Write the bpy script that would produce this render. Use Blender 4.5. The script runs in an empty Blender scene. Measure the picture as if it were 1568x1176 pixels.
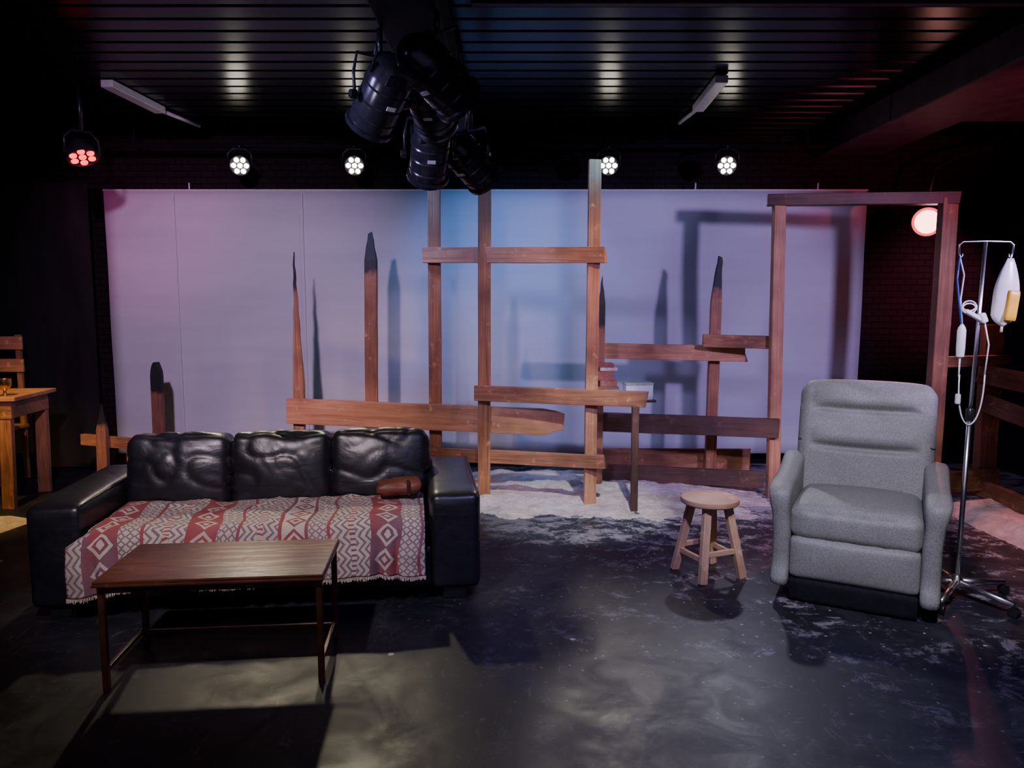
import bpy, bmesh, math, random
from mathutils import Vector, Matrix, noise, Euler
random.seed(7)
D=bpy.data
COL=bpy.context.scene.collection

# ------------------------------------------------------------------ materials
class NX:
    def __init__(s,name):
        s.m=D.materials.new(name); s.m.use_nodes=True
        s.t=s.m.node_tree; s.n=s.t.nodes; s.l=s.t.links
        s.b=s.n['Principled BSDF']
    def new(s,t): return s.n.new(t)
    def set(s,k,v):
        if hasattr(v,'is_linked') or isinstance(v,bpy.types.NodeSocket): s.l.new(v,s.b.inputs[k])
        else: s.b.inputs[k].default_value=v
    def coord(s,kind='Object',scale=(1,1,1),rot=(0,0,0)):
        tc=s.new('ShaderNodeTexCoord'); mp=s.new('ShaderNodeMapping')
        mp.inputs['Scale'].default_value=scale; mp.inputs['Rotation'].default_value=rot
        s.l.new(tc.outputs[kind],mp.inputs[0]); return mp.outputs[0]
    def noise(s,co,scale,detail=4,rough=.55,dist=0):
        n=s.new('ShaderNodeTexNoise'); n.inputs['Scale'].default_value=scale
        n.inputs['Detail'].default_value=detail; n.inputs['Roughness'].default_value=rough
        n.inputs['Distortion'].default_value=dist
        s.l.new(co,n.inputs['Vector']); return n.outputs['Fac']
    def ramp(s,f,stops,interp='LINEAR'):
        r=s.new('ShaderNodeValToRGB'); r.color_ramp.interpolation=interp
        e=r.color_ramp.elements
        while len(e)<len(stops): e.new(.5)
        for i,(p,c) in enumerate(stops):
            e[i].position=p
            if isinstance(c,(int,float)): c=(c,c,c)
            e[i].color=(*c[:3],1)
        s.l.new(f,r.inputs[0]); return r.outputs[0]
    def mix(s,f,a,b,mode='MIX'):
        m=s.new('ShaderNodeMix'); m.data_type='RGBA'; m.blend_type=mode
        for sock,v in ((m.inputs[0],f),(m.inputs[6],a),(m.inputs[7],b)):
            if isinstance(v,bpy.types.NodeSocket): s.l.new(v,sock)
            elif isinstance(v,(int,float)): sock.default_value=v if sock==m.inputs[0] else (v,v,v,1)
            else: sock.default_value=(*v[:3],1)
        return m.outputs[2]
    def math(s,op,a,b=0,c=0):
        m=s.new('ShaderNodeMath'); m.operation=op
        for i,v in enumerate((a,b,c)):
            if isinstance(v,bpy.types.NodeSocket): s.l.new(v,m.inputs[i])
            else: m.inputs[i].default_value=v
        return m.outputs[0]
    def bump(s,h,strength=.3,dist=.01,normal=None):
        b=s.new('ShaderNodeBump'); b.inputs['Strength'].default_value=strength
        b.inputs['Distance'].default_value=dist; s.l.new(h,b.inputs['Height'])
        if normal: s.l.new(normal,b.inputs['Normal'])
        return b.outputs[0]
    def emis(s,c,st):
        s.b.inputs['Emission Color'].default_value=(*c,1); s.b.inputs['Emission Strength'].default_value=st
    def spec(s,v): s.b.inputs['Specular IOR Level'].default_value=v; return s

def plain(name,c,rough=.5,metal=0,nscale=30,var=.25,bump=.1,emis=None,spec=.5):
    x=NX(name); co=x.coord(); x.spec(spec)
    n=x.noise(co,nscale)
    x.set('Base Color',x.ramp(n,[(.3,tuple(v*(1-var) for v in c)),(.7,tuple(min(1,v*(1+var)) for v in c))]))
    x.set('Roughness',rough); x.set('Metallic',metal)
    x.set('Normal',x.bump(n,bump,.004))
    if emis: x.emis(*emis)
    return x.m

def wood(name,dark,light,rough=.6,burnt=None,horizontal=True,grain=1.0):
    x=NX(name); co=x.coord('UV',(2.0,26*grain,1))
    n=x.noise(co,1.6,6,.65,1.2)
    co2=x.coord('Object',(1,1,1)); n2=x.noise(co2,2.3,3)
    n3=x.noise(co2,14,4)
    c=x.ramp(n,[(.28,dark),(.5,tuple((a+b)/2 for a,b in zip(dark,light))),(.72,light)])
    c=x.mix(x.ramp(n2,[(.4,0),(.65,.65)]),c,tuple(v*.45 for v in dark))
    c=x.mix(x.ramp(n3,[(.62,0),(.74,.5)]),c,tuple(min(1,v*1.5) for v in light))
    if burnt is not None:
        g=x.new('ShaderNodeTexCoord'); sp=x.new('ShaderNodeSeparateXYZ'); x.l.new(g.outputs['UV'],sp.inputs[0])
        f=x.math('ADD',sp.outputs[0],x.math('MULTIPLY',n3,.12))
        f=x.ramp(x.math('SUBTRACT',f,burnt),[(0.05,0),(.09,1)])
        c=x.mix(f,c,(.008,.007,.007))
    x.set('Base Color',c); x.set('Roughness',rough)
    x.set('Normal',x.bump(n,.35,.004)); return x.m

def leather():
    x=NX('black_leather'); co=x.coord()
    cr=x.noise(x.coord('Object',(1,1,1.6)),4.5,3,.5,1.2)
    fine=x.noise(co,140,3)
    x.set('Base Color',x.ramp(cr,[(.3,(.010,.010,.014)),(.7,(.018,.017,.024))]))
    x.set('Roughness',x.ramp(fine,[(.3,.32),(.7,.42)])); x.spec(.7)
    b1=x.bump(cr,.25,.02); x.set('Normal',x.bump(fine,.1,.002,b1)); return x.m

def fabric(name,a,b,scale=300):
    x=NX(name); co=x.coord()
    n=x.noise(co,scale,2); m=x.noise(co,4,3)
    v=x.new('ShaderNodeTexVoronoi'); v.inputs['Scale'].default_value=scale*.55; x.l.new(co,v.inputs['Vector'])
    c=x.ramp(v.outputs['Distance'],[(.1,a),(.6,b)])
    c=x.mix(x.ramp(m,[(.3,0),(.7,.25)]),c,tuple(q*.7 for q in a))
    x.set('Base Color',c); x.set('Roughness',.6)
    x.set('Normal',x.bump(n,.12,.002)); return x.m

def kilim():
    x=NX('kilim_weave'); tc=x.new('ShaderNodeTexCoord'); sp=x.new('ShaderNodeSeparateXYZ')
    x.l.new(tc.outputs['UV'],sp.inputs[0]); U,V=sp.outputs[0],sp.outputs[1]
    M=x.math
    def tri(a,k): return M('MULTIPLY',M('PINGPONG',M('MULTIPLY',a,k),.5),2)
    P=.44
    ub=M('DIVIDE',M('MODULO',M('ADD',U,4.06),P),P)
    cream=(.62,.55,.48); grey=(.20,.14,.155)
    sel=x.ramp(x.noise(x.coord('UV',(1,.4,1)),3.1,2),[(.42,0),(.50,1)])
    red=x.mix(sel,(.17,.06,.095),(.33,.022,.032))
    zz=M('GREATER_THAN',M('FRACT',M('ADD',M('MULTIPLY',U,30),M('MULTIPLY',tri(V,15),.9))),.60)
    A=x.mix(zz,cream,grey)
    def diamonds(period_v,c0,c1):
        mid=(c0+c1)/2; hw=(c1-c0)/2
        return M('ADD',M('MULTIPLY',M('ABSOLUTE',M('SUBTRACT',M('FRACT',M('DIVIDE',V,period_v)),.5)),2),
                 M('DIVIDE',M('ABSOLUTE',M('SUBTRACT',ub,mid)),hw))
    d=diamonds(.125,.46,.72)
    sel2=M('GREATER_THAN',M('FRACT',M('MULTIPLY',M('FLOOR',M('DIVIDE',M('ADD',U,4.06),P)),.37)),.55)
    g=x.mix(sel2,cream,red); h=x.mix(sel2,red,cream)
    B=x.mix(M('LESS_THAN',d,.95),g,h)
    B=x.mix(M('LESS_THAN',d,.62),B,g)
    B=x.mix(M('LESS_THAN',d,.32),B,h)
    edge=M('LESS_THAN',M('FRACT',M('ADD',M('MULTIPLY',V,40),0)),.4)
    lat=M('ADD',M('ABSOLUTE',M('SUBTRACT',M('FRACT',M('MULTIPLY',V,26)),.5)),M('ABSOLUTE',M('SUBTRACT',M('FRACT',M('MULTIPLY',U,26)),.5)))
    C=x.mix(M('GREATER_THAN',M('ABSOLUTE',M('SUBTRACT',lat,.42)),.13),grey,cream)
    col=x.mix(M('GREATER_THAN',ub,.44),A,B)
    col=x.mix(M('GREATER_THAN',ub,.74),col,C)
    for a in (.43,.73,.985):
        col=x.mix(M('LESS_THAN',M('ABSOLUTE',M('SUBTRACT',ub,a)),.020),col,red)
    col=x.mix(M('LESS_THAN',M('ABSOLUTE',M('SUBTRACT',ub,.22)),.03),col,x.mix(edge,cream,red))
    w=x.noise(x.coord('UV',(1,1,1)),240,2)
    n1=x.noise(x.coord('UV',(1,1,1)),5,3)
    col=x.mix(x.ramp(w,[(.35,.05),(.75,.4)]),col,(.36,.28,.28))
    col=x.mix(x.ramp(n1,[(.45,0),(.75,.3)]),col,(.34,.22,.22))
    x.set('Base Color',col); x.set('Roughness',.95)
    x.set('Normal',x.bump(w,.5,.004)); return x.m

def floor_mat():
    x=NX('stage_floor_paint'); co=x.coord()
    big=x.noise(co,.9,5,.6); mid=x.noise(co,4,6,.65,.6); fine=x.noise(co,38,4,.7)
    c=x.ramp(big,[(.3,(.009,.010,.014)),(.7,(.021,.022,.029))])
    c=x.mix(x.ramp(mid,[(.48,0),(.70,.5)]),c,(.045,.045,.052))
    sc=x.noise(x.coord('Object',(3,9,1),(0,0,.5)),3,7,.75,1)
    c=x.mix(x.ramp(sc,[(.60,0),(.66,.5)]),c,(.10,.096,.10))
    sc2=x.noise(x.coord('Object',(8,2.5,1),(0,0,-.3)),2.4,7,.78,1)
    c=x.mix(x.ramp(sc2,[(.59,0),(.65,.5)]),c,(.11,.10,.105))
    v=x.new('ShaderNodeTexVoronoi'); v.inputs['Scale'].default_value=2.6; x.l.new(x.coord('Object',(1,1,1),(0,0,.4)),v.inputs['Vector'])
    wob=x.math('ADD',v.outputs['Distance'],x.math('MULTIPLY',fine,.06))
    c=x.mix(x.ramp(wob,[(.058,.9),(.070,0)]),c,(.5,.48,.5))
    tc=x.new('ShaderNodeTexCoord'); sp=x.new('ShaderNodeSeparateXYZ'); x.l.new(tc.outputs['Object'],sp.inputs[0])
    # floor object is centred on the room: world = object + centre
    ywz=x.math('ADD',sp.outputs[1],(YB+YF)/2); xw=x.math('ADD',sp.outputs[0],(XL+XR)/2)
    band=x.ramp(x.math('DIVIDE',ywz,7.0),[(.30,.0),(.50,.7),(.66,1.0)])
    rt=x.ramp(x.math('DIVIDE',x.math('ADD',xw,5),10),[(.44,.0),(.60,1)])
    dn=x.noise(x.coord('Object',(1.7,2.2,1),(0,0,-.25)),2.9,13,.84,.3)
    near=x.ramp(x.math('DIVIDE',ywz,7.0),[(.60,0),(.76,.10)])
    dust=x.ramp(x.math('ADD',dn,near),[(.545,0),(.59,.75),(.7,1)])
    f=x.math('MULTIPLY',x.math('MULTIPLY',band,rt),dust)
    c=x.mix(f,c,(.40,.35,.35))
    v2=x.new('ShaderNodeTexVoronoi'); v2.inputs['Scale'].default_value=14; x.l.new(co,v2.inputs['Vector'])
    w2=x.math('ADD',v2.outputs['Distance'],x.math('MULTIPLY',fine,.18))
    f2=x.math('MULTIPLY',x.math('MULTIPLY',band,rt),x.ramp(w2,[(.15,1),(.19,0)]))
    c=x.mix(f2,c,(.6,.57,.57))
    x.set('Base Color',c); x.spec(.32)
    x.set('Roughness',x.ramp(mid,[(.35,.36),(.65,.58)]))
    x.set('Normal',x.bump(fine,.16,.003)); return x.m

def sand_mat():
    x=NX('sand'); co=x.coord(); n=x.noise(co,9,6,.7); f=x.noise(co,160,3)
    x.set('Base Color',x.ramp(n,[(.3,(.44,.31,.26)),(.7,(.74,.61,.54))])); x.set('Roughness',.95)
    b=x.bump(n,.9,.05); x.set('Normal',x.bump(f,.4,.004,b)); return x.m

def screen_mat():
    x=NX('projection_screen_cloth'); co=x.coord(); n=x.noise(x.coord('Object',(.5,1,3)),1.2,4)
    x.set('Base Color',x.ramp(n,[(.3,(.50,.50,.52)),(.7,(.58,.58,.59))])); x.set('Roughness',.85)
    w=x.noise(x.coord('Object',(.35,1,2)),1.6,2); x.set('Normal',x.bump(w,.3,.05)); return x.m

def brick_mat(name,c,m):
    x=NX(name); br=x.new('ShaderNodeTexBrick'); co=x.coord('Object',(1,1,1),(math.pi/2,0,0))
    x.l.new(co,br.inputs['Vector']); br.inputs['Scale'].default_value=4.4
    br.inputs['Color1'].default_value=(*c,1); br.inputs['Color2'].default_value=(*[v*.8 for v in c],1)
    br.inputs['Mortar'].default_value=(*m,1); br.inputs['Mortar Size'].default_value=.02
    x.set('Base Color',br.outputs['Color']); x.set('Roughness',.8); x.spec(.08)
    x.set('Normal',x.bump(br.outputs['Fac'],-.5,.01)); return x.m

def curtain_mat():
    x=NX('black_drape'); co=x.coord('Object',(1,1,.25)); n=x.noise(co,5,5)
    x.set('Base Color',x.ramp(n,[(.3,(.010,.009,.010)),(.7,(.022,.020,.021))])); x.set('Roughness',.95); x.spec(.1)
    x.set('Normal',x.bump(n,.4,.02)); return x.m

XL,XR,YB,YF,ZC=-4.85,4.45,6.85,-2.0,3.0
M_floor=floor_mat(); M_sand=sand_mat(); M_screen=screen_mat()
M_wall=brick_mat('black_painted_brick',(.018,.012,.013),(.006,.005,.005))
M_drape=curtain_mat()
M_ceil=plain('black_ceiling_metal',(.007,.006,.008),.23,.0,6,.3,.05,spec=.06)
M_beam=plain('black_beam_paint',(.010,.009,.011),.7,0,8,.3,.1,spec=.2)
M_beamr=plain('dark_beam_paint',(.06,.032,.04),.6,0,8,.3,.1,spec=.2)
M_wood=wood('rough_timber',(.20,.065,.024),(.54,.24,.10))
M_woodp=wood('pale_timber',(.38,.14,.055),(.74,.37,.17))
M_woodd=wood('dark_timber',(.07,.030,.018),(.17,.08,.045))
M_burn=wood('charred_timber',(.22,.07,.026),(.56,.25,.11),burnt=.84)
M_burn2=wood('charred_timber_mostly',(.16,.055,.03),(.44,.19,.09),burnt=.76)
M_stool=wood('stool_pine',(.50,.27,.15),(.78,.54,.35))
M_walnut=wood('walnut_table',(.075,.022,.010),(.16,.055,.025),.26,grain=.6)
M_tframe=plain('dark_table_frame',(.07,.024,.014),.35,0,20,.3,.05)
M_black=plain('black_metal',(.016,.016,.018),.30,.1,40,.2,.05)
M_can=plain('black_can_enamel',(.024,.024,.030),.24,.2,40,.2,.05)
M_dullblack=plain('black_cloth_dull',(.010,.010,.013),.85,spec=.15)
M_chrome=plain('chrome',(.78,.78,.80),.30,1,60,.05,.02)
M_white=plain('white_plastic',(.78,.78,.78),.4,0,30,.05,.03)
M_whitemetal=plain('white_enamel_batten',(.62,.60,.58),.45,0,30,.08,.03)
M_leather=leather(); M_kilim=kilim()
M_rec=fabric('grey_upholstery',(.125,.130,.112),(.235,.24,.21))
M_brownc=plain('brown_leather_pouch',(.20,.065,.035),.5,0,10,.3,.2)
M_gold=plain('brass',(.75,.42,.10),.3,1,20,.1,.03)
M_lens=plain('led_lens_white',(1,1,1),.3,0,30,.02,0,emis=((1,.93,.74),30))
M_lensr=plain('led_lens_red',(1,.05,.05),.3,0,30,.02,0,emis=((1,.005,.02),5))
M_lensp=plain('lamp_lens_pink',(1,.8,.8),.3,0,30,.02,0,emis=((1,.45,.38),8))
M_rim=plain('lamp_halo_glow_red',(.8,.05,.05),.4,0,30,.02,0,emis=((1,.06,.08),2.2))  # emissive colour imitating the red halo around the lamp lens
M_glass=plain('dark_lens',(.05,.05,.07),.1,0,30,.1,0)
M_bag=plain('infusion_bag_film',(.84,.80,.70),.25,0,20,.08,.05)
M_yel=plain('yellow_fluid',(.95,.52,.02),.4,0,20,.1,.03)
M_blue=plain('blue_tube',(.03,.08,.4),.3)
M_book1=plain('red_book_cloth',(.30,.10,.07),.6); M_book2=plain('cream_pages',(.6,.52,.42),.8)
M_book3=plain('green_box_card',(.35,.5,.3),.6)

# ------------------------------------------------------------------ mesh helpers
def link(o,parent=None):
    COL.objects.link(o)
    if parent: o.parent=parent
    return o
def empty(name,loc=(0,0,0),rz=0):
    e=D.objects.new(name,None); e.location=loc; e.rotation_euler=(0,0,rz); e.empty_display_size=.1
    COL.objects.link(e); return e
def mk(name,verts,faces,mat,parent=None,smooth=False,uv=None,mats=None,fm=None):
    me=D.meshes.new(name); me.from_pydata([tuple(v) for v in verts],[],faces)
    for m in (mats or [mat]): me.materials.append(m)
    if fm:
        for i,k in enumerate(fm): me.polygons[i].material_index=k
    if uv:
        l=me.uv_layers.new(name='UVMap')
        for lp in me.loops: l.data[lp.index].uv=uv[lp.vertex_index]
    if smooth: me.polygons.foreach_set('use_smooth',[True]*len(me.polygons))
    me.update(); o=D.objects.new(name,me); link(o,parent); return o
def bev(o,w,seg=2):
    m=o.modifiers.new('bev','BEVEL'); m.width=w; m.segments=seg; m.limit_method='ANGLE'; m.angle_limit=.6
    return o
def box(name,size,loc,mat,parent=None,bw=.004,rot=(0,0,0),seg=2):
    sx,sy,sz=[v/2 for v in size]
    v=[(x,y,z) for x in (-sx,sx) for y in (-sy,sy) for z in (-sz,sz)]
    f=[(0,1,3,2),(4,6,7,5),(0,4,5,1),(2,3,7,6),(0,2,6,4),(1,5,7,3)]
    uv=[(p[0]+p[1],p[2]+p[1]) for p in v]
    o=mk(name,v,f,mat,parent,uv=uv); o.location=loc; o.rotation_euler=rot
    if bw: bev(o,bw,seg)
    return o
def beam(name,p0,p1,w,d,mat,parent=None,tip0=0,tip1=0,rough=.003,bw=.003,point=None,pend=.07,lean=0):
    """rough-sawn timber from p0 to p1. w: visible width, d: thickness. UV x runs 0..1 along the length"""
    p0=Vector(p0);p1=Vector(p1);ax=(p1-p0);L=ax.length;ax.normalize()
    if abs(ax.z)>.7: side=Vector((1,0,0)); 
    else: side=Vector((0,0,1))
    nrm=ax.cross(side).normalized(); side=nrm.cross(ax).normalized()
    n=max(6,int(L/.12)); vs=[];uv=[];fs=[]
    if point: n=max(n,int(L/.05))
    seed=random.random()*50
    ring=[(-1,-1),(1,-1),(1,1),(-1,1)]
    ts=[i/n for i in range(n+1)]
    for i,t in enumerate(ts):
        k=1.0;off=0
        if point and t>1-point:
            q=(t-(1-point))/point; k=1-(1-pend)*q
            off=lean*w*.5*(1-k)+.12*w*q*noise.noise(Vector((seed,t*25,0)))
        for j,(a,b) in enumerate(ring):
            jit=noise.noise_vector(Vector((seed+j*3,t*L*3,j)))*rough
            dt=0
            if i==0: dt=-(random.random()*tip0)
            if i==n: dt=(random.random()-.5)*tip1
            p=p0+ax*(t*L+dt)+side*(a*w/2*k+off)+nrm*(b*d/2*max(k,.35))+jit
            vs.append(p); uv.append((t,(j%4)*.12+seed))
    for i in range(n):
        for j in range(4):
            a=i*4+j;b=i*4+(j+1)%4; fs.append((a,b,b+4,a+4))
    fs.append((3,2,1,0)); e=n*4; fs.append((e,e+1,e+2,e+3))
    o=mk(name,vs,fs,mat,parent,uv=uv)
    if bw: bev(o,bw,1)
    return o
def tube(name,pts,r,mat,parent=None,seg=10,closed=False):
    pts=[Vector(p) for p in pts]; vs=[];fs=[];N=len(pts)
    up=Vector((0,0,1)); prev=None
    for i,p in enumerate(pts):
        if closed: t=(pts[(i+1)%N]-pts[i-1])
        else: t=(pts[min(i+1,N-1)]-pts[max(i-1,0)])
        t.normalize()
        if prev is None:
            a=t.cross(up)
            if a.length<.05: a=t.cross(Vector((1,0,0)))
        else: a=prev-t*prev.dot(t)
        a.normalize(); prev=a; b=t.cross(a)
        rr=r[i] if isinstance(r,(list,tuple)) else r
        for k in range(seg):
            q=2*math.pi*k/seg; vs.append(p+a*math.cos(q)*rr+b*math.sin(q)*rr)
    M=N if closed else N-1
    for i in range(M):
        for k in range(seg):
            a=i*seg+k;b=i*seg+(k+1)%seg;c=((i+1)%N)*seg
            fs.append((a,b,c+(k+1)%seg,c+k))
    if not closed:
        fs.append(tuple(range(seg))[::-1]); fs.append(tuple((N-1)*seg+k for k in range(seg)))
    return mk(name,vs,fs,mat,parent,smooth=True)
def lathe(name,prof,mat,parent=None,seg=32,loc=(0,0,0),direction=None,mats=None,cap=True,fmi=None):
    vs=[];fs=[];fm=[]
    for (r,z) in prof:
        for k in range(seg):
            q=2*math.pi*k/seg; vs.append((r*math.cos(q),r*math.sin(q),z))
    for i in range(len(prof)-1):
        for k in range(seg):
            a=i*seg+k;b=i*seg+(k+1)%seg; fs.append((a,b,b+seg,a+seg)); fm.append(fmi[i] if fmi else 0)
    if cap:
        fs.append(tuple(range(seg))[::-1]);fm.append(fmi[0] if fmi else 0); fs.append(tuple((len(prof)-1)*seg+k for k in range(seg)));fm.append(fmi[-1] if fmi else 0)
    o=mk(name,vs,fs,mat,parent,smooth=True,mats=mats,fm=fm if mats else None); o.location=loc
    if direction is not None: o.rotation_euler=Vector(direction).to_track_quat('Z','Y').to_euler()
    m=o.modifiers.new('es','EDGE_SPLIT'); m.split_angle=.7
    return o
def sup(name,size,loc,mat,parent=None,e=.35,n=14,rot=(0,0,0),fn=None,puff=(0,0,0)):
    """rounded, puffed cushion block; fn(p)->p deforms in local metres"""
    bm=bmesh.new(); bmesh.ops.create_cube(bm,size=2)
    bmesh.ops.subdivide_edges(bm,edges=bm.edges[:],cuts=n,use_grid_fill=True)
    for v in bm.verts:
        p=v.co.copy()
        s=Vector((p.x*size[0]/2,p.y*size[1]/2,p.z*size[2]/2))
        r=e; c=Vector([max(-size[i]/2+r,min(size[i]/2-r,s[i])) for i in range(3)])
        d=s-c
        if d.length>1e-6: s=c+d.normalized()*min(r,max(abs(d.x),abs(d.y),abs(d.z)))
        for i in range(3):
            j,k=[q for q in range(3) if q!=i]
            if puff[i]:
                s[i]+=math.copysign(1,p[i])*puff[i]*(abs(p[i])**3)*(1-p[j]**2)*(1-p[k]**2)
        if fn: s=fn(s,p)
        v.co=s
    me=D.meshes.new(name); bm.to_mesh(me); bm.free()
    me.polygons.foreach_set('use_smooth',[True]*len(me.polygons)); me.materials.append(mat)
    o=D.objects.new(name,me); o.location=loc; o.rotation_euler=rot; link(o,parent); return o
def heightfield(name,x0,x1,y0,y1,nx,ny,fn,mat):
    vs=[];fs=[]
    for j in range(ny+1):
        for i in range(nx+1):
            x=x0+(x1-x0)*i/nx;y=y0+(y1-y0)*j/ny; vs.append((x,y,fn(x,y)))
    for j in range(ny):
        for i in range(nx):
            a=j*(nx+1)+i; q=(a,a+1,a+nx+2,a+nx+1)
            if max(vs[k][2] for k in q)>0: fs.append(q)
    used=sorted({k for f in fs for k in f}); mp={k:i for i,k in enumerate(used)}
    return mk(name,[vs[k] for k in used],[tuple(mp[k] for k in f) for f in fs],mat,smooth=True)

# ------------------------------------------------------------------ room
box('floor',(XR-XL,YB-YF,.1),((XL+XR)/2,(YB+YF)/2,-.05),M_floor,bw=0)
box('wall_back',(XR-XL,.1,ZC),((XL+XR)/2,YB+.05,ZC/2),M_wall,bw=0)
box('wall_front',(XR-XL,.1,ZC),((XL+XR)/2,YF-.05,ZC/2),M_wall,bw=0)
box('wall_left',(.1,YB-YF,ZC),(XL-.05,(YB+YF)/2,ZC/2),M_drape,bw=0)
box('wall_right',(.1,YB-YF,ZC),(XR+.05,(YB+YF)/2,ZC/2),M_drape,bw=0)
vs=[];fs=[];prof=[];y=YF
while y<YB:
    prof+= [(y,0),(y+.135,0),(y+.145,.03),(y+.165,.03),(y+.175,0)]; y+=.175
for (yy,dz) in prof: vs+=[(XL,yy,ZC+dz),(XR,yy,ZC+dz)]
for i in range(len(prof)-1): fs.append((2*i,2*i+1,2*i+3,2*i+2))
k=len(vs); vs+=[(XL,YF,ZC+.12),(XR,YF,ZC+.12),(XL,YB,ZC+.12),(XR,YB,ZC+.12)]; fs.append((k,k+1,k+3,k+2))
mk('ceiling',vs,fs,M_ceil)
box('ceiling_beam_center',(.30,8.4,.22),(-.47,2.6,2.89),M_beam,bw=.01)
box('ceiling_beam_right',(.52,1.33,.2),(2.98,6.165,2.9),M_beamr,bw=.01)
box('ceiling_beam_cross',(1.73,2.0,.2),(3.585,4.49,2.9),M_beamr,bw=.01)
box('ceiling_batten_front',(4.4,.05,.03),(2.0,3.78,2.96),M_beamr,bw=.005)
def drape(name,x0,y0,x1,y1,z0,z1):
    n=160;vs=[];fs=[]
    dx,dy=x1-x0,y1-y0;L=math.hypot(dx,dy);nx,ny=-dy/L,dx/L
    for i in range(n+1):
        t=i/n;o=.008*math.sin(t*L*12+2*noise.noise(Vector((t*6,0,3))))+.01*noise.noise(Vector((t*8,1,0)))
        for z in (z0,z1): vs.append((x0+dx*t+nx*o,y0+dy*t+ny*o,z))
    for i in range(n): fs.append((2*i,2*i+2,2*i+3,2*i+1))
    return mk(name,vs,fs,M_drape,smooth=True)
drape('black_curtain',-4.78,6.62,-3.72,6.62,.02,2.55)

scr=empty('projection_screen',(0,6.66,0))
def scrn():
    nx,nz=60,20;vs=[];fs=[]
    for j in range(nz+1):
        for i in range(nx+1):
            x=-3.6+6.73*i/nx; z=.14+(2.49-.14)*j/nz
            vs.append((x,.012*noise.noise(Vector((x*.8,z*1.3,0))),z+.0))
    for j in range(nz):
        for i in range(nx):
            a=j*(nx+1)+i; fs.append((a,a+1,a+nx+2,a+nx+1))
    o=mk('cloth',vs,fs,M_screen,scr,smooth=True); s=o.modifiers.new('s','SOLIDIFY'); s.thickness=.012
scrn()
box('top_batten',(6.75,.025,.014),(-.235,.015,2.495),M_whitemetal,scr,.003)
box('seam_strip',(.012,.004,2.3),(-2.98,-.014,1.32),M_screen,scr,.001)
box('seam_strip_b',(.012,.004,2.3),(-1.85,-.014,1.32),M_screen,scr,.001)
for i,x in enumerate((-2.85,1.62,2.7)):
    tube('hanger_%d'%i,[(x,.02,2.5),(x,.02,2.56)],.007,M_whitemetal,scr)
box('stand_foot_l',(.05,.12,.16),(-3.3,.05,.08),M_black,scr)
box('stand_foot_r',(.05,.12,.16),(2.9,.05,.08),M_black,scr)

# ------------------------------------------------------------------ timber ruin
fr=empty('ruined_timber_frame')
beam('post_a',(-.60,5.72,0),(-.59,5.72,2.46),.095,.05,M_wood,fr,0,.02)
beam('post_b',(-.215,5.56,0),(-.20,5.56,2.60),.095,.05,M_wood,fr,0,.02)
beam('post_c',(.58,5.40,0),(.59,5.40,2.52),.088,.06,M_woodp,fr,0,.02)
beam('top_bar',(-.66,5.67,1.865),(.68,5.34,1.845),.115,.04,M_woodp,fr,.03,.04)
beam('middle_bar',(-.27,5.50,.835),(.97,5.27,.815),.115,.045,M_wood,fr,.02,.04)
beam('low_bar',(-1.0,5.80,.33),(.68,5.33,.345),.10,.045,M_wood,fr,.02,.02)
beam('wide_plank',(-1.76,5.78,.66),(.38,5.50,.61),.20,.04,M_woodp,fr,.02,.05,point=.06,pend=.6)
beam('prop_leg',(.885,5.25,0),(.885,5.25,.77),.05,.045,M_woodd,fr)
beam('spike_a',(-1.70,5.82,.0),(-1.67,5.82,1.90),.085,.045,M_burn,fr,0,0,point=.55,pend=.05,lean=-.6)
beam('spike_b',(-1.12,5.80,.0),(-1.09,5.80,2.04),.095,.06,M_burn,fr,0,.05,point=.10,pend=.35,lean=-.2)
beam('spike_c',(.69,5.80,.0),(.70,5.80,1.70),.055,.045,M_burn2,fr,0,.04,point=.12)
beam('spike_d',(1.64,6.02,.0),(1.65,6.02,1.88),.085,.05,M_burn,fr,0,.05,point=.20,pend=.38,lean=.8)
beam('bar_e',(.66,5.95,1.125),(1.87,5.93,1.10),.125,.04,M_woodp,fr,.02,.06)
beam('bar_f',(1.52,5.85,1.21),(2.08,5.70,1.20),.10,.045,M_wood,fr,.02,.02)
beam('bar_g',(.62,5.88,.56),(2.06,5.62,.545),.15,.045,M_woodd,fr,.02,.02)
beam('ground_bar',(.62,5.97,.13),(1.96,5.68,.13),.13,.05,M_woodd,fr,.02,.02)
beam('skirt_board',(.62,6.12,.16),(2.0,6.10,.16),.26,.03,M_wood,fr,.02,.02)
dr=empty('timber_arch_frame')
beam('post_left',(2.045,5.68,0),(2.01,5.68,2.25),.088,.07,M_woodp,dr)
beam('post_right',(3.10,5.38,0),(3.11,5.38,2.25),.11,.08,M_wood,dr)
beam('lintel',(1.94,5.69,2.275),(3.18,5.36,2.245),.085,.09,M_woodd,dr,.02,.02)
st=empty('charred_timber_post')
beam('stump',(-2.93,6.05,0),(-2.92,6.05,1.0),.09,.05,M_burn2,st,0,.05,point=.06,pend=.6)
lf=empty('broken_timber_fence')
beam('rail_upper',(-3.50,5.95,.40),(-2.75,5.75,.38),.09,.045,M_wood,lf,.02,.02)
beam('stump_short',(-3.28,5.82,0),(-3.26,5.82,.70),.08,.05,M_burn2,lf,0,.04,point=.3)
beam('stump_side',(-3.05,5.85,0),(-3.05,5.85,.42),.08,.05,M_wood,lf)
rf=empty('side_timber_fence')
beam('post_main',(3.72,5.72,0),(3.71,5.72,1.34),.14,.08,M_wood,rf)
beam('rail_top',(3.08,5.43,1.07),(3.80,5.66,1.07),.08,.05,M_wood,rf,.02,.02)
beam('rail_mid',(3.60,5.68,.97),(4.32,5.25,.80),.15,.05,M_wood,rf,.02,.02)
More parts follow.
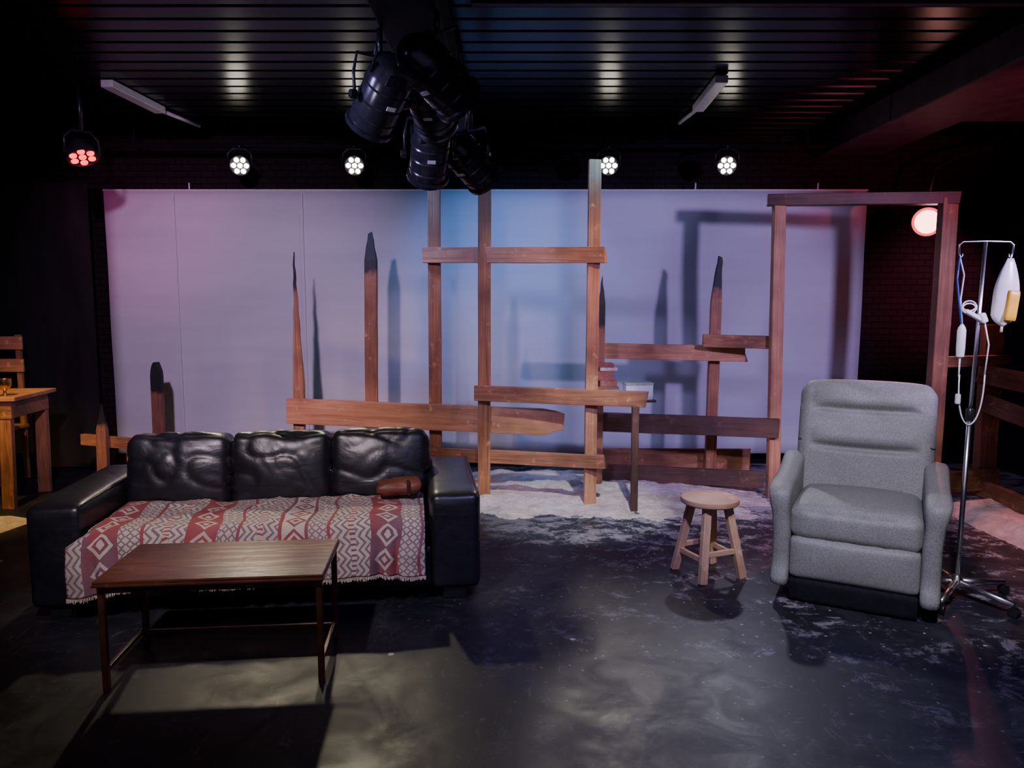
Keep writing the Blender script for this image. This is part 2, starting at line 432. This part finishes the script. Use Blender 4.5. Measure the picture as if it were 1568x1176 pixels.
beam('rail_low',(3.66,5.68,.74),(4.32,5.20,.45),.14,.05,M_wood,rf,.02,.02)
beam('rail_ground',(3.05,5.48,.14),(3.78,5.66,.14),.16,.05,M_wood,rf,.02,.02)
beam('sand_border',(3.66,5.7,.07),(3.62,4.05,.07),.13,.05,M_wood,rf,.02,.02)

bk=empty('stack_of_books',(.695,5.46,.88),.1)
box('shelf_board',(.17,.14,.018),(0,0,.003),M_wood,bk,.002)
z=.0125
for i,(w,h,m) in enumerate(((.13,.045,M_book1),(.12,.07,M_book1),(.135,.025,M_book2),(.12,.03,M_book1))):
    box('book_%d'%i,(w,.11,h),(.0+.006*(-1)**i,0,z+h/2),m,bk,.003,(0,0,.1*(-1)**i)); z+=h+.0005
bx=empty('storage_box',(.925,5.40,.80),.1)
box('box_body',(.20,.10,.11),(0,0,.055),M_white,bx,.003)
box('box_lid',(.21,.11,.014),(0,0,.117),M_book3,bx,.003)
box('box_bracket',(.24,.14,.016),(0,0,-.008),M_woodd,bx,.002)

# ------------------------------------------------------------------ sand
def h1(x,y):
    n=noise.noise(Vector((x*1.7,y*1.7,0)))*.5+noise.noise(Vector((x*5,y*5,3)))*.30+noise.noise(Vector((x*13,y*13,5)))*.14
    d=min((x+.60)/.5, (2.1-x)/.5, (6.5-y)/.2, (y-(4.98+.28*max(0,x-1.0)))/.62)
    return min(.075, .065*d+.055*n-.010)+.018*noise.noise(Vector((x*7,y*7,1)))+.008*noise.noise(Vector((x*30,y*30,1)))
heightfield('sand_pile',-.7,1.93,4.7,6.55,140,110,h1,M_sand)
def h2(x,y):
    n=noise.noise(Vector((x*2.7,y*2.7,9)))
    d=min((3.62-x)/.15,(x-3.1-.1*n)/.2,(5.45-y)/.2,(y-4.0)/.5)
    return min(.09,.09*d)+.03*n-.01+.008*noise.noise(Vector((x*20,y*20,1)))
heightfield('sand_pile.001',2.8,3.58,3.7,5.28,50,90,h2,M_sand)
def h3(x,y):
    n=noise.noise(Vector((x*2.7,y*2.7,19)))
    d=min((-3.3-x)/.3,(x+4.8)/.3,(5.15-y)/.2,(y-4.3-.3*n)/.5)
    return min(.04,.06*d)+.02*n-.01
heightfield('sand_pile.002',-4.7,-3.2,4.0,5.02,60,50,h3,M_sand)

# ------------------------------------------------------------------ sofa (local: x right, y back, origin front centre on floor)
sofa=empty('leather_sofa',(-1.22,3.50,0),math.atan2(.275,2.12))
def wr(amp,sc,seed):
    def f(s,p):
        q=Vector((s.x*sc+seed,s.y*sc,s.z*sc*1.4))
        q=q+noise.noise_vector(q*.7)*.5
        r=1-abs(noise.noise(q))*3.2
        r2=1-abs(noise.noise(q*1.9+Vector((5,5,5))))*3.0
        k=amp*(max(0,r)**2*1.0+max(0,r2)**2*.35)
        d=s.normalized() if s.length>0 else s
        return s-d*k+d*amp*.4*noise.noise(q*.6)
    return f
SD=.05
sup('base',(2.05,.86,.22),(0,.48,.17),M_leather,sofa,.03,10)
box('plinth',(1.9,.7,.07),(0,.5,.037),M_black,sofa,.005)
for i,sx in enumerate((-1,1)):
    sup('arm_%d'%i,(.255,.97,.50),(sx*.945,.485,.305),M_leather,sofa,.038,16,fn=wr(.002,5,i*9+2),puff=(.008,.008,.010))
    box('arm_seam_%d'%i,(.006,.9,.006),(sx*.945+.115,.485,.548),M_leather,sofa,.002)
    for j,yy in enumerate((.07,.9)): box('foot_%d%d'%(i,j),(.12,.08,.055),(sx*.94,yy,.0275),M_black,sofa,.005)
sup('back_frame',(1.66,.2,.50),(0,.87,.40),M_leather,sofa,.05,12,puff=(0,.0,.01))
for i in range(3):
    x=(i-1)*.548
    sup('seat_cushion_%d'%i,(.54,.66,.17),(x,.36,.365-SD),M_leather,sofa,.05,12,puff=(0,.012,.008))
    def fn(s,p,i=i,w=wr(.012,4.2,i*17+5)):
        s.x*=1+.015*(1-p.z*p.z)
        s.z-=.016*(abs(p.x)**8)*(1 if p.z>0 else 0)
        return w(s,p)
    sup('back_cushion_%d'%i,(.556,.19,.455),(x,.65,.603-SD),M_leather,sofa,.05,34,(-.20,0,.012*(i-1)),fn,(0,.045,.008))
def throw():
    nx,ns=180,90;vs=[];uv=[];fs=[]
    x0,x1=-.88,.79
    for j in range(ns+1):
        s=j/ns*.77
        for i in range(nx+1):
            t=i/nx; x=x0+(x1-x0)*t; sl=s
            cr=1-abs(noise.noise(Vector((x*2.6+3,s*3.4,7))))*5
            sag=.010*abs(noise.noise(Vector((x*4,s*4,1))))+.004*noise.noise(Vector((x*12,s*10,4)))+.014*max(0,cr)**2
            seatdip=.012*(abs(math.sin(math.pi*(x/.548+.5)))**.4)-.012
            xx=max(x,-.79-.11*min(1,max(0,s-.50)/.08))
            if sl<.46: y=.50-sl; z=.480-SD+sag+seatdip
            elif sl<.56:
                a=(sl-.46)/.10*math.pi/2; y=.04-.07*math.sin(a); z=.480-SD-.06*(1-math.cos(a))+sag+seatdip
            else:
                dd=(sl-.56); edge=1+.16*noise.noise(Vector((x*3,0,8)))+.12*max(0,(-x-.5))*3
                y=-.034-.030*abs(math.sin(x*15+noise.noise(Vector((x*3,0,0)))*5))*min(1,dd*9)+.008*noise.noise(Vector((x*15,s*9,4)))
                z=.420-SD-dd*edge+sag*.3
            vs.append((xx,y,z)); uv.append((x+.03*noise.noise(Vector((x*3,s*5,2))),s+.02*noise.noise(Vector((x*4,s*3,9)))))
    for j in range(ns):
        for i in range(nx):
            a=j*(nx+1)+i; fs.append((a,a+1,a+nx+2,a+nx+1))
    o=mk('kilim_throw',vs,fs,M_kilim,None,smooth=True,uv=uv)
    o.location=sofa.location; o.rotation_euler=sofa.rotation_euler
    m=o.modifiers.new('s','SOLIDIFY'); m.thickness=.006; m.offset=1
    fv=[];ff=[]
    last=vs[-(nx+1):]
    for i in range(0,nx+1):
        p=Vector(last[i]); 
        for q in (-.25,.25):
            dx=q*.009; l=.012+.012*random.random(); b=len(fv); sw=(random.random()-.5)*.006
            fv+=[(p.x+dx-.0015,p.y-.002,p.z),(p.x+dx+.0015,p.y-.002,p.z),(p.x+dx+sw+.0015,p.y-.004,p.z-l),(p.x+dx+sw-.0015,p.y-.004,p.z-l)]
            ff.append((b,b+1,b+2,b+3))
    mk('fringe',fv,ff,M_book2,o)
throw()
po=sup('brown_leather_bag',(.25,.13,.068),(0,0,0),M_brownc,None,.032,12,fn=wr(.012,9,3),puff=(0,0,.015))
po.location=Matrix.Translation(sofa.location)@Matrix.Rotation(sofa.rotation_euler.z,4,'Z')@Vector((.655,.41,.502)); po.rotation_euler=(.12,-.06,.2)
box('flap_strap',(.02,.135,.076),(.05,0,.0),M_tframe,po,.004)

# ------------------------------------------------------------------ coffee table
ct=empty('coffee_table',(-1.185,2.965,0),math.radians(5.2))
W,Dp,Hh=.86,.45,.452
box('top',(W,Dp,.022),(0,0,Hh-.011),M_walnut,ct,.004)
box('top_edge',(W+.006,Dp+.006,.010),(0,0,Hh-.019),M_walnut,ct,.002)
lx,ly=W/2-.02,Dp/2-.03
for i,(a,b) in enumerate(((-1,-1),(1,-1),(1,1),(-1,1))):
    beam('leg_%d'%i,(a*lx,b*ly,0),(a*lx,b*ly,Hh-.022),.024,.024,M_tframe,ct,rough=0)
for i,b in enumerate((-1,1)): box('apron_%d'%i,(2*lx,.018,.03),(0,b*ly,Hh-.04),M_tframe,ct,.002)
for i,a in enumerate((-1,1)):
    box('side_apron_%d'%i,(.018,2*ly,.03),(a*lx,0,Hh-.04),M_tframe,ct,.002)
    box('side_stretcher_%d'%i,(.016,2*ly,.018),(a*lx,0,.085),M_tframe,ct,.002)
box('stretcher',(2*lx,.016,.018),(0,ly*.75,.085),M_tframe,ct,.002)

# ------------------------------------------------------------------ stool
so=empty('wooden_stool',(1.095,4.0,0),math.radians(22))
lathe('seat',[(.0,.0),(.150,.0),(.158,.006),(.160,.018),(.156,.030),(.148,.034),(0,.034)],M_stool,so,40,(0,0,.405),cap=False)
for i in range(4):
    a=math.pi/4+i*math.pi/2; c,s=math.cos(a),math.sin(a)
    beam('leg_%d'%i,(c*.185,s*.185,0),(c*.095,s*.095,.406),.045,.032,M_stool,so,rough=.001)
def lg(i,z):
    a=math.pi/4+i*math.pi/2; r=.185-.09*z/.406; return (math.cos(a)*r,math.sin(a)*r,z)
for i,z in enumerate((.15,.12,.15,.12)):
    beam('rung_%d'%i,lg(i,z),lg((i+1)%4,z),.03,.018,M_stool,so,rough=.001)
box('cross_block_a',(.24,.04,.03),(0,0,.39),M_stool,so,.003,(0,0,math.pi/4))
box('cross_block_b',(.24,.04,.03),(0,0,.389),M_stool,so,.003,(0,0,-math.pi/4))

# ------------------------------------------------------------------ recliner (local x right as seen, y back)
rc=empty('recliner_armchair',(1.665,3.50,0),math.radians(-28))
box('base_plinth',(.56,.50,.12),(0,.32,.062),M_dullblack,rc,.01)
sup('base_skirt',(.58,.05,.12),(0,.0,.065),M_dullblack,rc,.02,8,(.12,0,0))
sup('footrest',(.585,.10,.215),(0,.03,.228),M_rec,rc,.03,14,puff=(0,.016,0))
def seatfn(s,p):
    if p.y<0: s.z+= -.02*abs(p.y)**3
    s.z+=.003*noise.noise(Vector((s.x*9,s.y*9,0)))
    if p.y<-.3: s.y-=.008*math.sin(s.x*55+3*noise.noise(Vector((s.x*6,0,1))))*(1 if p.z<.9 else .3)*(.5+.5*noise.noise(Vector((s.x*5,3,1))))
    return s
sup('seat',(.60,.60,.18),(0,.30,.410),M_rec,rc,.055,28,(math.radians(-2),0,0),seatfn,(0,.014,.03))
def backfn(s,p):
    z=s.z; hw=1-.05*max(0,(-p.z))**1.5
    s.x*=hw
    if p.z>0: s.z-=.02*abs(p.x)**6
    for zs,dp in ((.175,.026),(-.040,.030)):
        if p.y<0:
            f=max(0,1-abs(p.x/.80)**6)
            s.y+=f*dp*math.exp(-((z-zs-.012*p.x*p.x)/.016)**2)
            s.y-=f*.020*math.exp(-((z-zs-.06)/.05)**2)
    if p.y<0: s.y-=.02*abs(p.x)**3*(1 if p.z<.6 else .4)
    return s
sup('backrest',(.69,.17,.68),(0,.66,.725),M_rec,rc,.062,56,(math.radians(-13),0,0),backfn,(0,.02,.012))
def arm(side):
    prof=[(.0,.07),(-.015,.2),(-.02,.40),(-.03,.50),(-.02,.555),(.03,.585),(.12,.595),(.26,.60),(.40,.62),(.50,.645),(.58,.66),(.66,.63),(.70,.5),(.70,.2),(.68,.07)]
    pts=[];n=len(prof)
    for i in range(n):
        p0,p1,p2,p3=[Vector(prof[(i+k-1)%n]) for k in range(4)]
        for t in (0,.25,.5,.75):
            pts.append(.5*((2*p1)+(p2-p0)*t+(2*p0-5*p1+4*p2-p3)*t*t+(3*p1-p0-3*p2+p3)*t**3))
    N=len(pts); cen=Vector((.34,.36)); th=.085; vs=[];fs=[]
    layers=[(-.5,.035),(-.46,.014),(-.34,.0),(0,-.006),(.34,.0),(.46,.014),(.5,.035)]
    for off,ins in layers:
        for p in pts:
            d=(cen-p).normalized()*ins
            q=p+d; bul=1+.35*max(0,min(1,(q.y-.46)/.1)); sh=.018*max(0,min(1,(q.y-.36)/.22))
            vs.append((side*(.335+sh)+off*th*bul,q.x,q.y))
    for l in range(len(layers)-1):
        for k in range(N):
            a=l*N+k;b=l*N+(k+1)%N; fs.append((a,b,b+N,a+N))
    for l in (0,len(layers)-1):
        c=len(vs); vs.append((side*.335+layers[l][0]*th*.96,cen.x,cen.y))
        for k in range(N): fs.append((c,l*N+k,l*N+(k+1)%N))
    o=mk('arm_%s'%('l' if side<0 else 'r'),vs,fs,M_rec,rc,smooth=True)
    bm=bmesh.new();bm.from_mesh(o.data);bmesh.ops.recalc_face_normals(bm,faces=bm.faces);bm.to_mesh(o.data);bm.free()
    return o
arm(-1);arm(1)
for i,(a,b) in enumerate(((-.25,.1),(.25,.1),(-.25,.55),(.25,.55))):
    lathe('glide_%d'%i,[(.02,0),(.022,.006),(.015,.012)],M_black,rc,12,(a,b,0))

# ------------------------------------------------------------------ IV stand
iv=empty('iv_drip_stand',(2.30,3.66,0))
tube('pole_lower',[(-.02,0,.09),(-.01,0,.95)],.0125,M_chrome,iv)
tube('pole_upper',[(-.01,0,.93),(.01,0,1.80)],.009,M_chrome,iv)
lathe('collar',[(.018,0),(.02,.01),(.02,.05),(.015,.06)],M_black,iv,16,(-.01,0,.92))
tube('cross_bar',[(-.115,0,1.74),(-.118,0,1.785),(-.10,0,1.80),(.01,0,1.803),(.13,0,1.80),(.148,0,1.785),(.146,0,1.74)],.0045,M_chrome,iv)
tube('hook_left',[(-.115,0,1.745),(-.11,0,1.725),(-.10,0,1.73),(-.098,0,1.745)],.003,M_chrome,iv)
tube('hook_right',[(.146,0,1.745),(.14,0,1.722),(.128,0,1.728),(.128,0,1.745)],.003,M_chrome,iv)
lathe('hub',[(.03,0),(.034,.01),(.03,.035),(.018,.06)],M_chrome,iv,20,(-.02,0,.06))
for i in range(5):
    a=math.radians(-62+72*i); c,s=math.cos(a),math.sin(a)
    tube('base_leg_%d'%i,[(c*.02-.02,s*.02,.085),(c*.15-.02,s*.15,.072),(c*.28-.02,s*.28,.062)],[.018,.016,.013],M_chrome,iv)
    tube('caster_stem_%d'%i,[(c*.275-.02,s*.275,.065),(c*.275-.02,s*.275,.035)],.007,M_black,iv)
    for q in (-1,1):
        o=lathe('caster_%d_%d'%(i,q),[(.012,-.007),(.024,-.006),(.025,0),(.024,.006),(.012,.007)],M_black,iv,18,(c*.28-s*q*.011-.02,s*.28+c*q*.011,.025),(-s,c,0))
def bag(name,x,z0,z1,w,mat,extra=None):
    n=18;vs=[];fs=[];seg=20
    for j in range(n+1):
        t=j/n; z=z0+(z1-z0)*t
        hw=w/2*(min(1,math.sin(min(1,t/.25)*math.pi/2)**.7+.12)) * (1-.75*max(0,(t-.5)/.5)**1.6)
        th=.035*math.sin(math.pi*min(1,max(.02,t*.93+.05)))**.6*(1-.5*t)
        for k in range(seg):
            q=2*math.pi*k/seg; vs.append((x+hw*math.cos(q)+(.02*t),-th*math.sin(q),z))
    for j in range(n):
        for k in range(seg):
            a=j*seg+k;b=j*seg+(k+1)%seg; fs.append((a,b,b+seg,a+seg))
    fs.append(tuple(range(seg))[::-1]);fs.append(tuple(n*seg+k for k in range(seg)))
    return mk(name,vs,fs,mat,iv,smooth=True)
bag('infusion_bag',.118,1.39,1.72,.125,M_bag)
sup('yellow_fluid',(.058,.022,.15),(.142,-.027,1.49),M_yel,iv,.010,6,(0,.1,0))
tube('bag_loop',[(.138,0,1.715),(.141,0,1.74)],.003,M_white,iv)
tube('bag_port',[(.118,0,1.395),(.116,0,1.36)],.006,M_white,iv)
lathe('drip_chamber',[(.005,0),(.018,.01),(.020,.05),(.020,.14),(.015,.155),(.006,.17)],M_white,iv,16,(-.085,-.01,1.23))
tube('chamber_tip',[(-.085,-.01,1.23),(-.085,-.01,1.14)],.004,M_white,iv)
tube('blue_line',[(-.112,0,1.73),(-.118,0,1.62),(-.105,-.01,1.5),(-.09,-.01,1.4)],.0045,M_blue,iv)
tube('white_line',[(-.112,0,1.73),(-.085,0,1.64),(-.10,-.01,1.52),(-.085,-.01,1.4)],.0035,M_white,iv)
tube('coil_line',[(-.06+.035*math.cos(a*.5),-.02,1.47+.028*math.sin(a*.5)+a*.001) for a in range(26)],.0035,M_white,iv)
box('pole_clamp',(.11,.03,.02),(-.03,-.015,1.44),M_white,iv,.005,(0,.5,0))
box('clamp_knob',(.03,.03,.05),(.01,-.02,1.43),M_white,iv,.008,(0,-.4,0))
loop=[]
for k in range(25):
    t=k/24; a=math.pi*t
    loop.append((-.085+.063*(1-math.cos(a)),-.015,1.15-.25*math.sin(a)**.8 if 0<t<1 else 1.15))
tube('tubing_loop',loop,.0035,M_white,iv)
tube('tubing_return',[(.04,-.015,1.15),(.05,-.015,1.3),(.02,-.015,1.42)],.0035,M_white,iv)
box('roller_clamp',(.02,.02,.05),(-.088,-.02,1.03),M_white,iv,.004)

# ------------------------------------------------------------------ left table, chair, goblet
lt=empty('wooden_side_table',(-4.10,5.52,0),.12)
box('top',(.98,.62,.03),(0,0,.815),M_woodp,lt,.004)
box('apron_front',(.90,.03,.13),(0,-.27,.735),M_wood,lt,.003)
box('apron_side',(.03,.54,.13),(.43,0,.735),M_wood,lt,.003)
for i,(a,b) in enumerate(((-1,-1),(1,-1),(1,1),(-1,1))):
    beam('leg_%d'%i,(a*.38,b*.26,0),(a*.40,b*.25,.80),.085,.05,M_wood,lt)
ch=empty('wooden_chair',(-4.37,6.12,0),0)
box('seat',(.42,.36,.03),(0,0,.46),M_wood,ch,.004)
for i,(a,b,h) in enumerate(((-1,-1,.45),(1,-1,.45),(1,1,1.24),(-1,1,1.24))):
    beam('leg_%d'%i,(a*.18,b*.15,0),(a*.18,b*.16,h),.04,.035,M_wood,ch)
for i,z in enumerate((1.17,.98)): box('back_slat_%d'%i,(.46,.025,.11),(.0,.13,z),M_woodp,ch,.004)
lathe('brass_goblet',[(.035,0),(.037,.006),(.012,.014),(.010,.04),(.035,.06),(.045,.09),(.046,.125),(.042,.125),(.034,.065),(0,.055)],M_gold,None,28,(-3.70,5.36,.8305),cap=False)

# ------------------------------------------------------------------ lights & fixtures
def aim(o,loc,tgt):
    o.location=loc; o.rotation_euler=(Vector(tgt)-Vector(loc)).to_track_quat('-Z','Y').to_euler()
def spot(name,loc,tgt,power,col,size=50,blend=.5,rad=.04,parent=None):
    l=D.lights.new(name,'SPOT'); l.energy=power; l.color=col; l.spot_size=math.radians(size); l.spot_blend=blend; l.shadow_soft_size=rad
    o=D.objects.new(name,l); COL.objects.link(o); aim(o,loc,tgt); return o
def ledpar(name,loc,d,lens,clampz,n=7,r=.082):
    e=empty(name,loc); d=Vector(d).normalized()
    q=d.to_track_quat('Z','Y')
    def part(o,off=(0,0,0)):
        o.rotation_euler=q.to_euler(); o.location=q@Vector(off); return o
    part(lathe('housing',[(.03,-.11),(.06,-.10),(.075,-.06),(r,-.01),(r,.012),(r-.006,.012),(r-.008,.002),(0,.0)],M_black,e,28,cap=False))
    pos=[(0,0)]+[(math.cos(i*math.pi/3)*r*.62,math.sin(i*math.pi/3)*r*.62) for i in range(6)]
    for i,(a,b) in enumerate(pos):
        part(lathe('lens_%d'%i,[(r*.24,.0),(r*.23,.008),(r*.12,.012),(0,.013)],lens,e,14,cap=False),(a,b,.003))
    side=d.cross(Vector((0,0,1))).normalized(); h=clampz-loc[2]; yh=min(h*.75,.17)
    pts=[side*(r+.012)+Vector((0,0,0)),side*(r+.012)+Vector((0,0,yh*.7)),side*(r*.6)+Vector((0,0,yh)),side*(-r*.6)+Vector((0,0,yh)),side*-(r+.012)+Vector((0,0,yh*.7)),side*-(r+.012)]
    tube('yoke',pts,.007,M_black,e)
    tube('clamp',[(0,0,yh),(0,0,h)],.014,M_black,e)
    return e
pipe=empty('lighting_pipe',(0,6.45,2.83)); 
tube('pipe',[(-3.6,0,0),(2.65,0,0)],.02,M_dullblack,pipe)
for i,x in enumerate((-3.2,-.9,1.3,2.5)): tube('pipe_drop_%d'%i,[(x,0,0),(x,0,.17)],.012,M_dullblack,pipe)
for x,tx,ty,cc in ((-2.28,-1.7,2.7,(1,.86,.58)),(-1.32,-.55,2.4,(1,.88,.62)),(.81,.35,2.4,(1,.90,.78)),(1.80,1.5,3.0,(.80,.80,1.0))):
    ledpar('led_par_light',(x,6.36,2.65),(-.10*x-.0,-1,-.22),M_lens,2.83)
    spot('led_beam',(x,6.25,2.63),(tx,ty,0),125,cc,36,.9,.05)
ledpar('led_par_light',(-2.94,5.2,2.50),(.42,-.30,-.95),M_lensr,3.0,r=.10)
lp=empty('stage_lamp',(3.42,6.2,2.17))
lathe('housing',[(.05,.16),(.09,.12),(.118,0),(.113,-.004)],M_black,lp,28,(0,0,0),(.35,1,.05),cap=False)
lathe('halo_ring',[(.116,-.002),(.112,-.010),(.096,-.012),(.094,-.004)],M_rim,lp,32,(0,0,0),(.35,1,.05),cap=False)  # ring added to carry the lamp's red halo
lathe('lens',[(.0,-.024),(.06,-.017),(.097,-.004)],M_lensp,lp,28,(0,0,0),(.35,1,.05),cap=False)
tube('arm',[(.0,.05,.1),(.1,.1,.45),(.3,.1,.55),(.9,.1,.72)],.012,M_black,lp)

def parcan(name,loc,d,top):
    e=empty(name,loc); d=Vector(d).normalized(); q=d.to_track_quat('Z','Y').to_euler()
    o=lathe('can',[(.0,-.22),(.05,-.215),(.085,-.18),(.10,-.13),(.108,-.12),(.108,.13),(.122,.135),(.122,.155),(.108,.16),(.100,.155),(.098,.06),(0,.05)],M_can,e,32,cap=False); o.rotation_euler=q
    g=lathe('lens',[(.097,.075),(.06,.088),(0,.094)],M_glass,e,24,cap=False); g.rotation_euler=q
    R=d.to_track_quat('Z','Y')
    for k in range(6):
        a=k*math.pi/3; b=box('vent_%d'%k,(.03,.012,.05),R@Vector((math.cos(a)*.10,math.sin(a)*.10,-.155)),M_can,e,.002); b.rotation_euler=q
    for k,zz in enumerate((-.08,.0,.08)):
        rg=lathe('rib_%d'%k,[(.108,-.006),(.113,0),(.108,.006)],M_can,e,32,R@Vector((0,0,zz)),cap=False); rg.rotation_euler=q
    side=d.cross(Vector((0,0,1)));side.normalize(); h=top-loc[2]
    tube('yoke',[side*.135+Vector((0,0,-.02)),side*.14+Vector((0,0,.10)),side*.12+Vector((0,0,.19)),side*-.12+Vector((0,0,.19)),side*-.14+Vector((0,0,.10)),side*-.135+Vector((0,0,-.02))],.008,M_can,e)
    for k in (-1,1): lathe('knob_%d'%k,[(.022,0),(.024,.01),(.02,.03)],M_black,e,12,side*.13*k,side*k)
    tube('hook_clamp',[(0,0,.19),(0,0,max(.2,h))],.014,M_can,e)
    lab=box('rating_label',(.045,.004,.022),R@Vector((0,-.111,-.03)),M_white,e,.001); lab.rotation_euler=q
    tube('cable',[Vector((0,.0,.0))-d*.2,Vector((.05,.05,.12)),Vector((-.03,.02,.2)),Vector((0,0,max(.2,h)))],.006,M_black,e)
    return e
parcan('par_can_light',(-.62,3.62,2.46),(-.45,.55,-.6),2.78)
parcan('par_can_light',(-.33,3.42,2.50),(.55,.65,-.45),2.78)
parcan('par_can_light',(-.46,4.25,2.33),(-.15,.7,-.65),2.78)
parcan('par_can_light',(-.25,4.55,2.34),(.55,.7,-.5),2.78)
parcan('par_can_light',(-.42,3.95,2.52),(.1,.9,-.4),2.78)
for nm,x0,y0,x1,y1,x2,y2 in (('fluorescent_batten',-2.72,5.15,-2.69,5.85,-2.60,6.35),('fluorescent_batten.001',1.38,5.05,1.41,5.80,1.37,6.25)):
    e=empty(nm,(x0,y0,2.97)); a=math.atan2(y1-y0,x1-x0); L=math.hypot(x1-x0,y1-y0)
    box('tray',(L,.085,.05),((x1-x0)/2,(y1-y0)/2,0),M_whitemetal,e,.006,(0,0,a))
    tube('conduit',[(x1-x0,y1-y0,0),(x2-x0,y2-y0,.0)],.014,M_whitemetal,e)

spot('spot_lav_right',(3.48,2.3,2.30),(1.5,6.5,1.0),480,(.58,.44,1.0),52,.6,.10)
spot('fill_lav_left',(-2.2,2.4,2.85),(1.4,6.5,1.0),300,(.50,.42,1.0),46,.9,.15)  # added fill that softens the frame shadows on the screen
spot('spot_pink_left',(-1.3,1.3,2.85),(-2.5,6.6,1.2),680,(.80,.54,.94),48,.9,.08)
spot('spot_blue_center',(-1.3,5.2,2.85),(.9,6.6,.9),110,(.12,.30,1.0),90,.9)
spot('spot_blue_wash',(.9,5.2,2.85),(-.7,6.6,.9),85,(.12,.42,.95),90,.9)
spot('spot_warm_center',(1.7,4.3,2.75),(.2,5.5,1.5),130,(1.0,.55,.30),42,.9)
spot('spot_warm_left',(-.6,4.6,2.85),(-1.2,5.8,.6),50,(1.0,.55,.32),60,.8)
spot('spot_sand_white',(.9,3.6,2.9),(.35,5.3,0),380,(.85,.92,1.0),30,.5)
spot('spot_recliner',(1.0,1.4,2.85),(1.95,3.9,.5),290,(1.0,.91,.90),38,.6)
spot('spot_sofa',(-1.3,1.3,2.9),(-1.3,3.9,.5),280,(.98,.80,.88),50,.8)
spot('spot_magenta_corner',(-3.9,4.2,2.7),(-3.3,6.6,2.3),55,(1,.16,.60),46,.9)
spot('spot_amber_left',(-3.4,4.0,2.8),(-4.1,5.3,.3),280,(1.0,.66,.16),50,.6)
spot('spot_pink_right',(3.55,2.6,1.9),(3.3,5.0,2.85),240,(1,.12,.26),44,.9)
spot('spot_pink_wall',(4.2,5.6,1.9),(3.85,6.85,1.6),90,(1,.22,.38),60,.9)
spot('spot_pink_lamp',(3.38,6.02,2.16),(2.9,3.0,.3),170,(1,.26,.32),100,.9,.08)
spot('spot_floor_blue',(.6,1.6,2.9),(1.3,3.4,0),260,(.38,.36,1.0),80,1)
spot('added_rim_cans',(-1.7,2.0,1.9),(-.45,3.9,2.45),45,(.80,.72,1.0),22,.7)  # added rim light that makes the hanging cans more visible
l=D.lights.new('added_fill','AREA'); l.energy=28; l.size=5; l.color=(.62,.54,1.0)  # added soft fill over the whole set, no fixture modelled
o=D.objects.new('added_fill',l); COL.objects.link(o); aim(o,(0,-.5,2.8),(0,4,.5))

w=D.worlds.new('w'); bpy.context.scene.world=w; w.use_nodes=True
w.node_tree.nodes['Background'].inputs[0].default_value=(.02,.018,.025,1); w.node_tree.nodes['Background'].inputs[1].default_value=.3

cam=D.cameras.new('camera'); cam.lens=26; cam.sensor_width=36; cam.clip_start=.05
co=D.objects.new('camera',cam); COL.objects.link(co); co.location=(0,0,1.5); co.rotation_euler=(math.radians(90-6.2),0,0)
bpy.context.scene.camera=co
